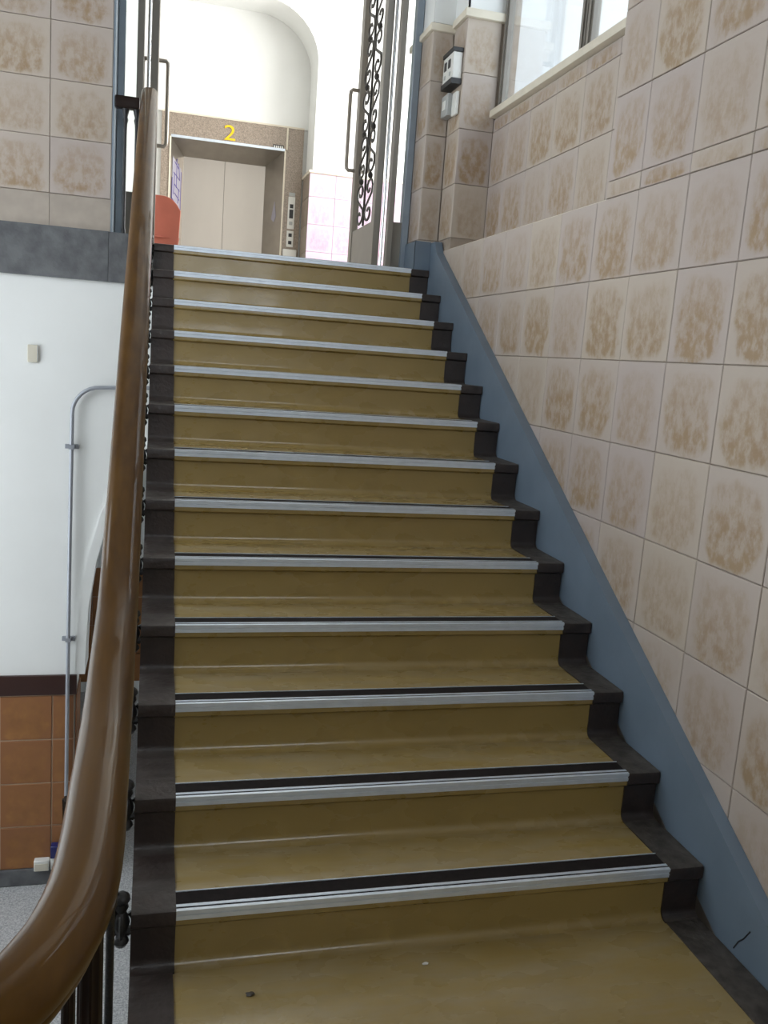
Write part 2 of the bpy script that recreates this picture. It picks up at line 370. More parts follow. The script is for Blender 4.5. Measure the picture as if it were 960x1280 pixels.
for z0, z1 in zip(zp, zp[1:]):
    if z0 > 2.1:
        tile(wr, 'y', XW, XR, z0, z1, 3.30, M['tile']); tile(wr, 'x', 3.30, 3.527, z0, z1, XW, M['tile'])
    tile(wr, 'y', 1.42, XW, max(z0, 2.09), z1, 3.535, M['tile']); tile(wr, 'x', 3.545, 3.76, max(z0, 2.09), z1, 1.42, M['tile'])
# plaster above the dado and the cap moulding that runs round the piers
boxes('plaster', [((XW, 3.30, 3.47), (XR+0.03, 3.31, ZC)), ((XW, 3.30, 3.47), (XW+0.01, 3.535, ZC)), ((1.42, 3.535, 3.47), (XW+0.01, 3.545, ZC)), ((1.42, 3.54, 3.47), (1.43, 3.98, ZC))], M['white'], wr)
def cap(p0, p1): return box('cap_moulding', p0, p1, M['moulding'], wr, 0.008, 2)
cap((XW-0.02, 3.275, 3.438), (XR+0.015, 3.32, 3.484)); cap((XW-0.02, 3.318, 3.44), (XW+0.02, 3.52, 3.482))
cap((1.397, 3.512, 3.42), (XW+0.02, 3.55, 3.462)); cap((1.397, 3.548, 3.422), (1.44, 3.98, 3.460))

# window in the recess: sill, frame, panes
w1 = struct(empty('window_1', (1.78, 2.36, 2.97)), 'bright aluminium window above the tiled ledge beside the stairs')
box('window_sill', (1.715, 1.43, 2.93), (1.86, 3.297, 2.972), M['moulding'], w1, 0.010, 2)
def wpost(y0, y1, m='frame_grey'):
    o = boxes('frame_post', [((1.765, y0, 2.972), (1.80, y1, 4.75)), ((1.757, y0+(y1-y0)*0.3, 2.972), (1.766, y1-(y1-y0)*0.3, 4.75))], M[m], w1); return o
wpost(3.245, 3.297); wpost(2.17, 2.225); wpost(2.235, 2.29); wpost(1.43, 1.48)
box('frame_rail', (1.765, 1.48, 2.972), (1.80, 2.17, 2.992), M['frame_grey'], w1); box('frame_rail', (1.765, 2.29, 2.972), (1.80, 3.245, 2.992), M['frame_grey'], w1)
box('frame_rail', (1.765, 1.43, 4.70), (1.80, 3.297, 4.75), M['frame_grey'], w1)
box('pane', (1.780, 1.475, 2.99), (1.786, 2.175, 4.70), M['glass_window'], w1); box('pane', (1.780, 2.285, 2.99), (1.786, 3.25, 4.70), M['glass_window'], w1)

# the pale building across the light well, seen through that window
nb = empty('neighbouring_building', (4.8, 4.0, ZL), 'pale building with blue-grey eaves outside the window above the stairs', 'building')
box('facade', (4.8, 0.5, ZL), (5.4, 9.0, 9.0), M['facade'], nb)
box('eave', (4.45, 4.6, 5.05), (4.85, 5.6, 5.7), M['roofblue'], nb, 0.02); box('eave', (4.45, 2.9, 5.35), (4.85, 4.2, 5.75), M['roofblue'], nb, 0.02)

# ------------------------------------------------------------------ far wall left of the stairs: tiles above, slab edge, white plaster, terracotta dado
XA0, XAM, ZA0, AA, AB = -0.487, 0.113, -0.30, 0.60, 1.37      # arch: left springing, middle, springing height, half width, rise
def arch_pts(grow=0.0, n=14):
    L_ = []
    for i in range(n+1):
        t = PI*i/n; L_.append((XAM-(AA-grow)*math.cos(t), ZA0+(AB-grow)*math.sin(t)))
    return L_
ap = arch_pts()
pts = [(-2.85, ZL), (XA0, ZL)] + ap + [(XAM+AA, ZL), (1.56, ZL), (1.56, 1.85), (-2.85, 1.85)]
wf = struct(prism('wall_far', pts, 1, YT, YT+0.30, M['white'], smooth=30))
ring_o, ring_i = arch_pts(0.0), arch_pts(0.055)
mp = [(XA0+0.0, -0.42)] + ring_o + [(XAM+AA, -0.42), (XAM+AA-0.055, -0.42)] + ring_i[::-1] + [(XA0+0.055, -0.42)]
prism('arch_moulding', mp, 1, YT-0.015, YT+0.28, M['white'], wf, smooth=30)
box('slab_edge', (-2.85, YT-0.02, 1.85), (-0.345, YT+0.30, 2.118), M['slab'], wf); box('slab_edge', (-0.343, YT-0.024, 1.85), (-0.115, YT+0.02, 2.116), M['slab'], wf)
box('upper_wall_core', (-2.85, YT+0.006, 2.118), (-0.335, YT+0.30, ZC), M['grout'], wf)
xt = joints(-2.85, -0.338, -0.652, 0.311)
for x0, x1 in zip(xt, xt[1:]):
    box('base_tile', (x0+0.001, YT-0.006, 2.119), (x1-0.001, YT+0.008, 2.285), M['baseband'], wf)
    for k in range(5): tile(wf, 'y', x0, x1, 2.287+k*0.288, 2.287+(k+1)*0.288, YT-0.002, M['tile'])
box('edge_trim', (-0.338, YT-0.006, 2.118), (-0.328, YT+0.30, ZC), M['frame_blue'], wf)
# dado of terracotta tiles
xo = joints(-2.4, XA0-0.004, -0.612, 0.29)
box('dado_bed', (-2.85, YT-0.006, ZL), (XA0-0.002, YT, -0.54), M['orange_grout'], wf)
for x0, x1 in zip(xo, xo[1:]):
    for k in range(4): tile(wf, 'y', x0, x1, -0.55-(k+1)*0.277, -0.55-k*0.277, YT-0.012, M['orange'], gap=0.004)
for k in range(4):                                              # tiled jamb of the arch
    z1 = -0.55-k*0.277
    o = tile(wf, 'x', YT-0.002, YT+0.28, z1-0.277, z1, XA0+0.012, M['orange']); o.rotation_euler.z = PI/2
box('dado_rail', (-2.85, YT-0.022, -0.545), (XA0+0.01, YT+0.004, -0.425), M['brown_trim'], wf, 0.006, 2)
box('baseboard', (-2.85, YT-0.03, ZL), (XA0, YT+0.004, -1.657), M['slab'], wf, 0.006, 1)
# room beyond the arch
wb = struct(box('wall_beyond', (-2.85, 6.6, ZL), (4.0, 6.75, 1.84), M['white']))
for k in range(4):
    for x0, x1 in zip(joints(-1.4, 1.2, 0, 0.29), joints(-1.4, 1.2, 0, 0.29)[1:]): tile(wb, 'y', x0, x1, -0.55-(k+1)*0.277, -0.55-k*0.277, 6.592, M['orange'])

# ------------------------------------------------------------------ staircase
ARC = 0.026; SET = 0.014; LIP = 0.045
def step_profile(grow=0.0, under=0.06):
    p = []
    for i in range(6):
        t = i/5*PI/2
        p.append((SET-ARC+ARC*math.sin(t), -H+ARC-ARC*math.cos(t)))
    p.append((SET, -LIP)); p.append((0.003, -LIP+0.004)); p.append((0.0, -LIP+0.008))
    p += [(0.0, -0.008), (0.002, -0.002), (0.008, 0.0)]
    p = [(y-grow, z+(grow if z > -H+0.03 else grow)) for y, z in p]
    e = D+SET-ARC
    p.append((e-grow, grow)); p.append((e-grow, -under)); p.append((SET-ARC-grow, -H-under))
    return p
def step_mesh(name, x0, x1, grow, last=False, m=None):
    bm = bmesh.new(); pr = step_profile(grow)
    A = [bm.verts.new((x0, y, z)) for y, z in pr]; B = [bm.verts.new((x1, y, z)) for y, z in pr]
    n = len(pr); bm.faces.new(A); bm.faces.new(B[::-1])
    for i in range(n): bm.faces.new((A[i], A[(i+1) % n], B[(i+1) % n], B[i]))
    bm.normal_update(); bmesh.ops.triangulate(bm, faces=[f for f in bm.faces if len(f.verts) > 4])
    me = finish(bm, name, 35); me.materials.append(m); return me
st = empty('staircase', (0.69, 0, 0), 'wide flight of thirteen stairs in glossy olive vinyl with dark side borders', 'staircase')
me_step = step_mesh('step', 0.0, CARP, 0.0, m=M['olive'])
me_bl = step_mesh('left_border', BL, 0.004, 0.004, m=M['border']); me_br = step_mesh('right_border', CARP-0.004, BR, 0.004, m=M['border'])
me_br.materials.append(M['border_worn'])
for p in me_br.polygons:
    if p.normal.z > 0.9: p.material_index = 1
# aluminium nosing, its rubber insert, and a dark strip painting the groove's shade
bm = bmesh.new()
prof = [(-0.004, -0.022), (-0.004, -0.0105), (-0.0015, -0.0095), (-0.0015, -0.0075), (-0.004, -0.0065), (-0.004, 0.004), (0.008, 0.0055), (0.009, 0.003), (0.011, 0.003), (0.012, 0.0055), (0.022, 0.0055), (0.022, 0.0), (0.0, -0.004), (0.0, -0.022)]
A = [bm.verts.new((0.004, y, z)) for y, z in prof]; B = [bm.verts.new((CARP-0.002, y, z)) for y, z in prof]; n = len(prof)
bm.faces.new(A); bm.faces.new(B[::-1])
for i in range(n): bm.faces.new((A[i], A[(i+1) % n], B[(i+1) % n], B[i]))
bm_box(bm, (0.004, 0.076, -0.002), (CARP-0.002, 0.0795, 0.0055))
bm.normal_update(); bmesh.ops.triangulate(bm, faces=[f for f in bm.faces if len(f.verts) > 4])
me_nose = finish(bm, 'nosing_strip'); me_nose.materials.append(M['alu'])
bm = bmesh.new(); bm_box(bm, (0.004, 0.022, -0.002), (CARP-0.002, 0.076, 0.0035)); bm_box(bm, (0.004, 0.0055, 0.003), (CARP-0.002, 0.0090, 0.0060))
me_ins = finish(bm, 'rubber_insert_groove_shade'); me_ins.materials.append(M['insert'])
for i in range(1, NST+1):
    s = link('step', me_step, None, (0, i*D, i*H), st)
    link('nosing_strip', me_nose, None, (0, i*D, i*H), s); link('rubber_insert_groove_shade', me_ins, None, (0, i*D, i*H), s)
    b1 = link('left_border', me_bl, None, (0, i*D, i*H), s); b2 = link('right_border', me_br, None, (0, i*D, i*H), s)
# the covering of the half landing at the foot
lb = box('landing_border', (BL, -1.2, -0.004), (0.0, D+SET-ARC-0.004, 0.004), M['border'], landing)
rb = box('landing_border', (CARP, -1.2, -0.004), (BR, D+SET-ARC-0.004, 0.004), M['border_worn'], landing)
box('landing_covering', (0.0, -1.2, -0.004), (CARP, D+SET-ARC, 0.0), M['olive'], landing)
# slab under the flight
prism('stair_slab', [(0.30, 0.30*SL-H-0.07), (0.30, 0.30*SL-H-0.20), (YT+0.02, ZT-H-0.19), (YT+0.02, ZT-H-0.06)], 0, BL+0.004, BR-0.003, M['soffit'], st)
# blue-grey skirting that climbs along the wall
sg = prism('wall_stringer', [(-1.2, -0.10), (0.0, -0.10), (YT+0.02, ZT-0.20), (YT+0.02, 2.245), (3.44, 2.245), (3.40, SL*3.40+0.165), (-0.15, 0.165-0.15*SL), (-0.28, 0.05), (-0.30, 0.045), (-1.2, 0.045)], 0, BR+0.003, XW-0.001, M['blue'], st, smooth=20)
sg['label'] = 'blue-grey painted skirting climbing beside the steps'
tube('crack', [(BR+0.0028, 0.100, 0.020), (BR+0.0028, 0.085, 0.05), (BR+0.0028, 0.068, 0.07), (BR+0.0028, 0.047, 0.106)], 0.0022, M['crack'], sg, 5)
bs = struct(boxes('baseboard_right', [((1.404, 3.518, ZT), (BR+0.002, 3.535, 2.25)), ((1.404, 3.519, ZT), (1.42, 3.76, 2.249))], M['blue']))

# ------------------------------------------------------------------ balustrade
def smoothpath(ctrl, n=10):
    P = [Vector(p) for p in ctrl]; out = []
    for i in range(len(P)-1):
        p0 = P[max(0, i-1)]; p1 = P[i]; p2 = P[i+1]; p3 = P[min(len(P)-1, i+2)]
        for k in range(n):
            t = k/n
            out.append(0.5*((2*p1)+(p2-p0)*t+(2*p0-5*p1+4*p2-p3)*t*t+(3*p1-p0-3*p2+p3)*t*t*t))
    out.append(P[-1]); return out
RX = -0.147; RO = 0.895
bal = empty('balustrade', (RX, 0.0, 0.0), 'lacquered brown wooden handrail on black iron balusters curving left at the foot', 'balustrade')
ctrl = [(RX, 3.40, 0.815+SL*3.40), (RX, 2.9, 0.865+SL*2.9), (RX, 2.4, 0.885+SL*2.4), (RX, 1.8, 0.895+SL*1.8), (RX, 1.0, 0.90+SL*1.0), (RX, 0.5, 0.895+SL*0.5),
        (RX, 0.2, 1.010), (RX-0.001, -0.03, 0.945), (RX-0.001, -0.25, 0.905), (RX-0.001, -0.5, 0.898), (RX-0.001, -0.66, 0.897), (-0.155, -0.775, 0.897), (-0.180, -0.872, 0.897), (-0.225, -0.945, 0.897), (-0.33, -1.01, 0.897), (-0.50, -1.03, 0.897), (-0.9, -1.03, 0.897)]
path = smoothpath(ctrl, 8)
# profile of the rail (right, up): broad rounded top, moulded flanks, narrow base
half = [(0.0, 0.030), (0.012, 0.0295), (0.023, 0.027), (0.033, 0.0205), (0.0395, 0.010), (0.0420, -0.003), (0.0405, -0.014), (0.036, -0.022), (0.0315, -0.026), (0.0325, -0.032), (0.029, -0.041), (0.022, -0.046), (0.020, -0.054), (0.0, -0.054)]
prof = half + [(-a, b) for a, b in half[-2:0:-1]]
bm = bmesh.new(); rings = []; o0 = path[0]
for i, p in enumerate(path):
    t = (path[min(len(path)-1, i+1)]-path[max(0, i-1)]).normalized()
    s = Vector((0, 0, 1)).cross(t)*-1
    s.normalize(); u = s.cross(t)
    if u.z < 0: u = -u
    rings.append([bm.verts.new(p-o0+s*a+u*b) for a, b in prof])
n = len(prof)
for A, B in zip(rings, rings[1:]):
    for k in range(n): bm.faces.new((A[k], A[(k+1) % n], B[(k+1) % n], B[k]))
bm.faces.new(rings[0]); bm.faces.new(rings[-1][::-1])
link('handrail', finish(bm, 'handrail', 50), M['wood'], o0, bal)
def rail_z(y):
    if y > 2.0: return 0.885+SL*y-0.085*((y-2.0)/1.36)**2
    return 0.885+SL*y if y > 0.1 else 0.94+0.3*y
# iron balusters, one to a step, screwed to the side of the flight by a cast bracket
bm = bmesh.new()
bm_lathe(bm, [(0.003, -0.052), (0.010, -0.050), (0.016, -0.042), (0.014, -0.036), (0.009, -0.030), (0.013, -0.020), (0.017, -0.006), (0.013, 0.008), (0.009, 0.014), (0.014, 0.022), (0.012, 0.030), (0.017, 0.036), (0.015, 0.044), (0.006, 0.050)], n=10)
bm_tube(bm, [(-0.016, 0, -0.02), (0.004, 0, -0.024), (0.018, 0, -0.022)], 0.008, 6)
for a in (0.0, 1.57, 3.14, 4.71):
    bm_tube(bm, [(0.012*math.cos(a), 0.012*math.sin(a), -0.03), (0.021*math.cos(a), 0.021*math.sin(a), -0.018), (0.023*math.cos(a), 0.023*math.sin(a), 0.0), (0.015*math.cos(a), 0.015*math.sin(a), 0.012)], 0.0045, 5)
me_br2 = finish(bm, 'bracket', 50); me_br2.materials.append(M['iron'])
for k in range(0, NST+1):
    y = k*D+0.02; z = k*H-0.02
    hgt = rail_z(y)-0.05-z
    bm = bmesh.new()
    bm_lathe(bm, [(0.009, 0.0), (0.009, hgt*0.40), (0.012, hgt*0.41), (0.015, hgt*0.43), (0.012, hgt*0.45), (0.008, hgt*0.47), (0.008, hgt*0.86), (0.011, hgt*0.87), (0.014, hgt*0.90), (0.016, hgt*0.955), (0.018, hgt)], n=8)
    b = link('baluster', finish(bm, 'baluster', 45), M['iron'], (RX+0.003, y, z), bal)
    br = link('bracket', me_br2, None, (RX+0.020, y, z), b); br.scale = (1.25, 1.25, 1.45)
# turned posts below the level rail at the foot
def fluted(name, x, y, r, z0, z1, m):
    bm = bmesh.new(); nn = 32; rings = []
    for z, f in ((z0, 1.25), (z0+0.06, 1.25), (z0+0.075, 1.0), (z1-0.10, 0.92), (z1-0.085, 1.15), (z1-0.06, 1.15), (z1-0.05, 0.95), (z1, 1.1)):
        rings.append([bm.verts.new((math.cos(2*PI*k/nn)*r*f*(1.0 if k % 4 < 2 else 0.86), math.sin(2*PI*k/nn)*r*f*(1.0 if k % 4 < 2 else 0.86), z-z0)) for k in range(nn)])
    for A, B in zip(rings, rings[1:]):
        for k in range(nn): bm.faces.new((A[k], A[(k+1) % nn], B[(k+1) % nn], B[k]))
    bm.faces.new(rings[0][::-1]); bm.faces.new(rings[-1])
    return link(name, finish(bm, name, 40), m, (x, y, z0), bal)
fluted('newel_post', -0.168, -0.26, 0.0235, -0.16, 0.855, M['darkwood'])
fluted('newel_post', -0.190, -0.45, 0.0115, -0.16, 0.855, M['darkwood'])
fluted('newel_post', -0.215, -0.90, 0.020, -0.16, 0.85, M['darkwood'])
# short guard rail between the head of the handrail and the tiled wall
gr = box('guard_rail', (-0.327, 3.49, 2.765), (RX-0.05, 3.55, 2.828), M['darkwood'], bal, 0.012, 2)
def slim(x, z1):
    return lathe('baluster', [(0.014, 0.0), (0.012, 0.02), (0.0085, 0.03), (0.0085, z1-0.11), (0.010, z1-0.08), (0.015, z1-0.06), (0.011, z1-0.045), (0.017, z1-0.02), (0.022, z1)], (x, 3.52, ZT+0.036), M['iron'], bal, 10)
slim(-0.270, 2.77-ZT-0.036); slim(-0.212, 2.77-ZT-0.036)

# ------------------------------------------------------------------ doors at the head of the stairs
YD = 3.75; DH = 4.65
tr = struct(empty('trim_1', (0.54, YD, ZT)), 'metal door frame with narrow sidelights at the head of the stairs')
def post(x0, x1, m, y0=YD, y1=YD+0.07): return box('frame_post', (x0, y0, ZT), (x1, y1, DH), M[m], tr, 0.003)
post(-0.326, -0.288, 'frame_blue'); post(-0.224, -0.186, 'frame_grey'); post(1.285, 1.318, 'frame_grey'); post(1.375, 1.417, 'frame_blue')
box('frame_head', (-0.326, YD, DH), (1.417, YD+0.07, DH+0.07), M['frame_grey'], tr)
box('pane', (-0.290, YD+0.03, ZT+0.30), (-0.222, YD+0.036, DH), M['glass'], tr); box('pane', (1.316, YD+0.03, ZT+0.30), (1.377, YD+0.036, DH), M['glass'], tr)
box('kick_panel', (-0.290, YD+0.02, ZT), (-0.222, YD+0.05, ZT+0.30), M['frame_grey'], tr); box('kick_panel', (1.316, YD+0.02, ZT), (1.377, YD+0.05, ZT+0.30), M['frame_grey'], tr)

# one wrought scroll (S-curve with a curl at each end) in the plane y-z, about 0.19 high
def scroll_mesh(mirror):
    pts = []
    def spiral(cy, cz, r0, r1, a0, a1, n=12):
        for i in range(n+1):
            t = i/n; a = a0+(a1-a0)*t; r = r0+(r1-r0)*t
            pts.append((0, (cy+math.cos(a)*r)*mirror, cz+math.sin(a)*r))
    spiral(-0.050, 0.050, 0.010, 0.042, -PI*0.9, PI)
    pts += [(0, -0.085*mirror, 0.022), (0, -0.050*mirror, -0.002), (0, -0.015*mirror, -0.026)]
    spiral(-0.050, -0.055, 0.042, 0.010, 0.0, -PI*1.9)
    out = pts
    bm = bmesh.new(); bm_tube(bm, out, 0.0066, 5)
    me = finish(bm, 'scroll', 60); me.materials.append(M['wrought']); return me
SM = {1: scroll_mesh(1), -1: scroll_mesh(-1)}
def door_leaf(name, x, side, label):
    """leaf swung open into the hall, lying in the plane x; side = +1: its handle side faces -x"""
    y0, y1, z0, z1 = YD+0.075, YD+0.075+0.75, ZT+0.012, DH-0.01
    t = struct(empty(name, (x, y0, z0)), label)
    def st_(a, b, c, d, nm='stile', m='frame_grey', th=0.021): return box(nm, (x-th, a, c), (x+th, b, d), M[m], t, 0.003)
    st_(y0, y0+0.085, z0, z1); st_(y1-0.085, y1, z0, z1)
    st_(y0+0.086, y1-0.086, z0, z0+0.30, 'kick_panel', 'frame_grey', 0.015); st_(y0+0.086, y1-0.086, z1-0.10, z1, 'top_rail')
    box('pane', (x+0.004, y0+0.086, z0+0.30), (x+0.009, y1-0.086, z1-0.10), M['glass_leaf'], t)
    ym = (y0+y1)/2
    gz0, gz1 = z0+0.305, z1-0.11
    box('centre_bar', (x-0.014, ym-0.009, gz0), (x-0.002, ym+0.009, gz1), M['wrought'], t)
    k = 0; z = gz0+0.152
    while z < gz1-0.09:
        for s in (1, -1):
            o = link('scroll', SM[s], None, (x-0.008, ym-s*0.012, z), t); o.scale = (1, 2.25, 1.45)
            if k % 2: o.rotation_euler = (PI, 0, 0); o.location = Vector((x-0.008, ym+s*0.012, z))-wl(t)
            lathe('rosette', [(0.004, -0.022), (0.014, -0.014), (0.018, 0.0), (0.014, 0.014), (0.004, 0.022)], (x-0.008, ym-s*0.13, z+0.148), M['wrought'], t, 8)
        z += 0.296; k += 1
    # pull handles on both faces near the free edge
    for sx in (-1, 1):
        hx = x+sx*0.021; hy = y1-0.045; o = sx*0.058
        za, zb = ZT+0.72, ZT+1.24
        tube('pull_handle', [(hx, hy, zb), (hx+o*0.75, hy, zb), (hx+o*0.95, hy, zb-0.012), (hx+o, hy, zb-0.035), (hx+o, hy, za+0.035), (hx+o*0.95, hy, za+0.012), (hx+o*0.75, hy, za), (hx, hy, za)], 0.013, M['steel_dark'], t, 8)
    return t
door_leaf('door_1', 1.232, 1, 'open glazed door leaf with wrought-iron scrolls right of the lift')
door_leaf('door_2', -0.128, -1, 'open glazed door leaf seen edge-on behind the head of the handrail')
for x, nm in ((1.262, 'door_1'), (-0.160, 'door_2')):
    tube('hinge_rod', [(x, YD+0.055, ZT+0.01), (x, YD+0.055, DH)], 0.010, M['chrome'], bpy.data.objects[nm], 8)

# ------------------------------------------------------------------ hall: wall with the wide arch, lift lobby
YA, YE = 8.6, 9.1
def rounded(x0, x1, ztop, r, n=10):
    """left foot to right foot over a flat-topped arch"""
    p = []
    for i in range(n+1):
        t = PI-PI/2*i/n; p.append((x0+r+r*math.cos(t), ztop-r*0.92+r*0.92*math.sin(t)))
    for i in range(n+1):
        t = PI/2-PI/2*i/n; p.append((x1-r+r*math.cos(t), ztop-r*0.92+r*0.92*math.sin(t)))
    return p
op = rounded(-0.62, 1.575, 5.27, 0.64)
wh = struct(prism('wall_hall', [(-2.85, ZT), (-0.62, ZT)] + op + [(1.575, ZT), (4.6, ZT), (4.6, ZC), (-2.85, ZC)], 1, YA, YE, M['white'], smooth=30))
# dado beside the arch, overexposure painted into its tiles as pale pink, with cap
zd = [ZT, 2.38, 2.68, 2.98, 3.28, 3.53]
xd = joints(1.545, 2.9, 1.545, 0.30)
for z0, z1 in zip(zd, zd[1:]):
    for x0, x1 in zip(xd, xd[1:]): tile(wh, 'y', x0, x1, z0, z1, YA-0.012, M['overexposed_tile'], th=0.011)
    tile(wh, 'x', YA-0.010, YA+0.24, z0, z1, 1.548, M['marble'], th=0.026); tile(wh, 'x', YA+0.24, YE-0.002, z0, z1, 1.548, M['marble'], th=0.026)
box('dado_cap', (1.530, YA-0.03, 3.53), (2.9, YA-0.001, 3.565), M['moulding'], wh, 0.006, 1); box('dado_cap', (1.530, YA-0.002, 3.53), (1.574, YE, 3.564), M['moulding'], wh, 0.006, 1)
# wall of the lift lobby, with the lift opening
LX0, LX1, LZ = 0.030, 1.315, 3.83
struct(boxes('wall_lift', [((-0.9, YE, 4.09), (1.9, YE+0.15, ZC)), ((-0.9, YE+0.02, ZT), (-0.075, YE+0.15, 4.09)), ((1.53, YE+0.02, ZT), (1.9, YE+0.15, 4.09))], M['white']))
lift = empty('elevator', ((LX0+LX1)/2, YE, ZT), 'closed steel lift doors in a beige granite surround with a yellow 2', 'elevator')
box('surround_jamb', (-0.075, YE-0.02, ZT), (LX0, YE+0.12, LZ), M['marble'], lift); box('surround_jamb', (LX1, YE-0.02, ZT), (1.530, YE+0.12, LZ), M['marble'], lift)
box('surround_lintel', (-0.075, YE-0.02, LZ+0.001), (1.530, YE+0.12, 4.09), M['marble'], lift)
box('surround_cap', (-0.075, YE-0.028, 4.083), (1.530, YE, 4.10), M['moulding'], lift)
YP = 9.40; DX0, DX1, DZ = 0.185, 1.135, 3.69
def quad(name, vs, m, parent, th=0.006):
    o = Vector(vs[0]); bm = bmesh.new(); V = [bm.verts.new(Vector(v)-o) for v in vs]; f = bm.faces.new(V)
    r = bmesh.ops.extrude_face_region(bm, geom=[f]); nrm = (Vector(vs[1])-Vector(vs[0])).cross(Vector(vs[2])-Vector(vs[0])).normalized()
    bmesh.ops.translate(bm, verts=[e for e in r['geom'] if isinstance(e, bmesh.types.BMVert)], vec=nrm*th)
    return link(name, finish(bm, name), m, o, parent)
lj = quad('splayed_jamb', [(LX0, YE-0.01, ZT), (LX0, YE-0.01, LZ), (DX0, YP, DZ), (DX0, YP, ZT)], M['steel_dark'], lift)
quad('splayed_jamb', [(LX1, YE-0.01, ZT), (DX1, YP, ZT), (DX1, YP, DZ), (LX1, YE-0.01, LZ)], M['steel_dark'], lift)
quad('splayed_head', [(LX0, YE-0.01, LZ), (LX1, YE-0.01, LZ), (DX1, YP, DZ), (DX0, YP, DZ)], M['steel_dark'], lift)
box('door_panel', (DX0-0.05, YP+0.01, ZT), ((DX0+DX1)/2-0.002, YP+0.04, DZ+0.05), M['door_panel'], lift); box('door_panel', ((DX0+DX1)/2+0.002, YP+0.01, ZT), (DX1+0.05, YP+0.04, DZ+0.05), M['door_panel'], lift)
box('added_gap_shade', (DX0-0.1, YP+0.06, ZT), (DX1+0.1, YP+0.09, DZ+0.1), M['black_plastic'], lift)  # black sheet added to paint the gap between the doors dark
box('edge_bead', (LX1-0.004, YE-0.03, ZT), (LX1+0.014, YE-0.018, LZ), M['moulding'], lift); box('edge_bead', (LX0-0.014, YE-0.03, ZT), (LX0+0.004, YE-0.018, LZ), M['moulding'], lift)
box('edge_bead', (LX0, YE-0.031, LZ-0.008), (LX1, YE-0.019, LZ+0.020), M['alu'], lift)
def text_mesh(name, body, size, loc, m, parent, ext=0.003, sx=1.0):
    cu = bpy.data.curves.new(name, 'FONT'); cu.body = body; cu.size = size; cu.extrude = ext; cu.align_x = 'CENTER'; cu.align_y = 'CENTER'
    t = bpy.data.objects.new(name+'_curve', cu); COL.objects.link(t)
    dg = bpy.context.evaluated_depsgraph_get(); me = bpy.data.meshes.new_from_object(t.evaluated_get(dg))
    bpy.data.objects.remove(t); bpy.data.curves.remove(cu)
    me.transform(Matrix.Rotation(PI/2, 4, 'X') @ Matrix.Diagonal((sx, 1, 1, 1)))
    me.materials.clear(); me.materials.append(m)
    return link(name, me, None, loc, parent)
text_mesh('floor_number', '2', 0.235, (0.678, YE-0.026, 3.935), M['yellow'], lift, sx=1.25)
# dark notice strip at the right end of the lintel
ns = box('notice_strip', (1.175, YE-0.026, 3.835), (1.300, YE-0.019, 3.885), M['black_plastic'], lift)
for k in range(5): box('notice_mark', (1.185+k*0.023, YE-0.029, 3.846), (1.199+k*0.023, YE-0.026, 3.874), M['white_plastic'], ns)
# purple notice on the left jamb: frame and brush strokes
def on_jamb(t, z, lift_=0.004):
    p = Vector((LX0, YE-0.01, 0)).lerp(Vector((DX0, YP, 0)), t); nrm = Vector((YP-YE+0.01, -(DX0-LX0), 0)).normalized()
    q = p+nrm*lift_; return (q.x, q.y, z)
def jstroke(nm, a, b, r=0.0055): return tube(nm, [on_jamb(*a), on_jamb(*b)], r, M['sign_purple'], lj, 6)
quad('jamb_notice', [on_jamb(0.15, 3.17), on_jamb(0.15, 3.63), on_jamb(0.80, 3.53), on_jamb(0.80, 3.07)], M['sign_pale'], lj, 0.002)
for a, b in (((0.15, 3.17), (0.80, 3.07)), ((0.15, 3.17), (0.15, 3.40)), ((0.80, 3.07), (0.80, 3.50)), ((0.30, 3.58), (0.62, 3.52)), ((0.46, 3.62), (0.46, 3.30)), ((0.24, 3.46), (0.72, 3.40)), ((0.28, 3.34), (0.70, 3.28)), ((0.60, 3.58), (0.70, 3.40)), ((0.32, 3.46), (0.26, 3.22)), ((0.66, 3.30), (0.60, 3.14)), ((0.34, 3.24), (0.70, 3.18))):
    jstroke('stroke', a, b)
# pale drop-shaped sticker on the right reveal
rj = [o for o in lift.children if o.name.startswith('splayed_jamb')][1]
def on_rj(t, z, l=0.004):
    p = Vector((LX1, YE-0.01, 0)).lerp(Vector((DX1, YP, 0)), t); nrm = Vector((-(YP-YE+0.01), -(LX1-DX1), 0)).normalized(); q = p+nrm*l; return (q.x, q.y, z)
quad('drop_sticker', [on_rj(0.40, 3.28), on_rj(0.30, 3.10), on_rj(0.40, 3.04), on_rj(0.55, 3.08)], M['sign_pale'], rj, 0.002)
# call panels on the granite
cp = empty('call_panel', (1.425, YE-0.02, 2.965), 'tall steel lift call panel with dark display on the granite right of the lift', 'call panel')
box('plate', (1.385, YE-0.030, 2.965), (1.465, YE-0.0205, 3.33), M['white_plastic'], cp, 0.003)
box('display', (1.405, YE-0.034, 3.20), (1.445, YE-0.0295, 3.245), M['black_plastic'], cp); box('display', (1.402, YE-0.034, 3.085), (1.448, YE-0.0295, 3.185), M['black_plastic'], cp); box('call_button', (1.405, YE-0.036, 3.01), (1.445, YE-0.0295, 3.05), M['grey_plastic'], cp, 0.003)
box('logo_strip', (1.390, YE-0.030, 3.335), (1.460, YE-0.0205, 3.375), M['grey_plastic'], cp)
cp2 = empty('call_panel', (1.425, YE-0.02, 2.76), 'small two-button lift call panel below the tall one', 'call panel')
box('plate', (1.385, YE-0.030, 2.76), (1.465, YE-0.0205, 2.945), M['white_plastic'], cp2, 0.003)
for z in (2.79, 2.875): box('call_button', (1.405, YE-0.036, z), (1.445, YE-0.0295, z+0.04), M['black_plastic'], cp2, 0.003)
tag(box('wall_box', (1.345, YE-0.07, 2.58), (1.505, YE-0.0205, 2.73), M['white_plastic'], None, 0.006), 'white box on the granite just below the lift call panels', 'box')
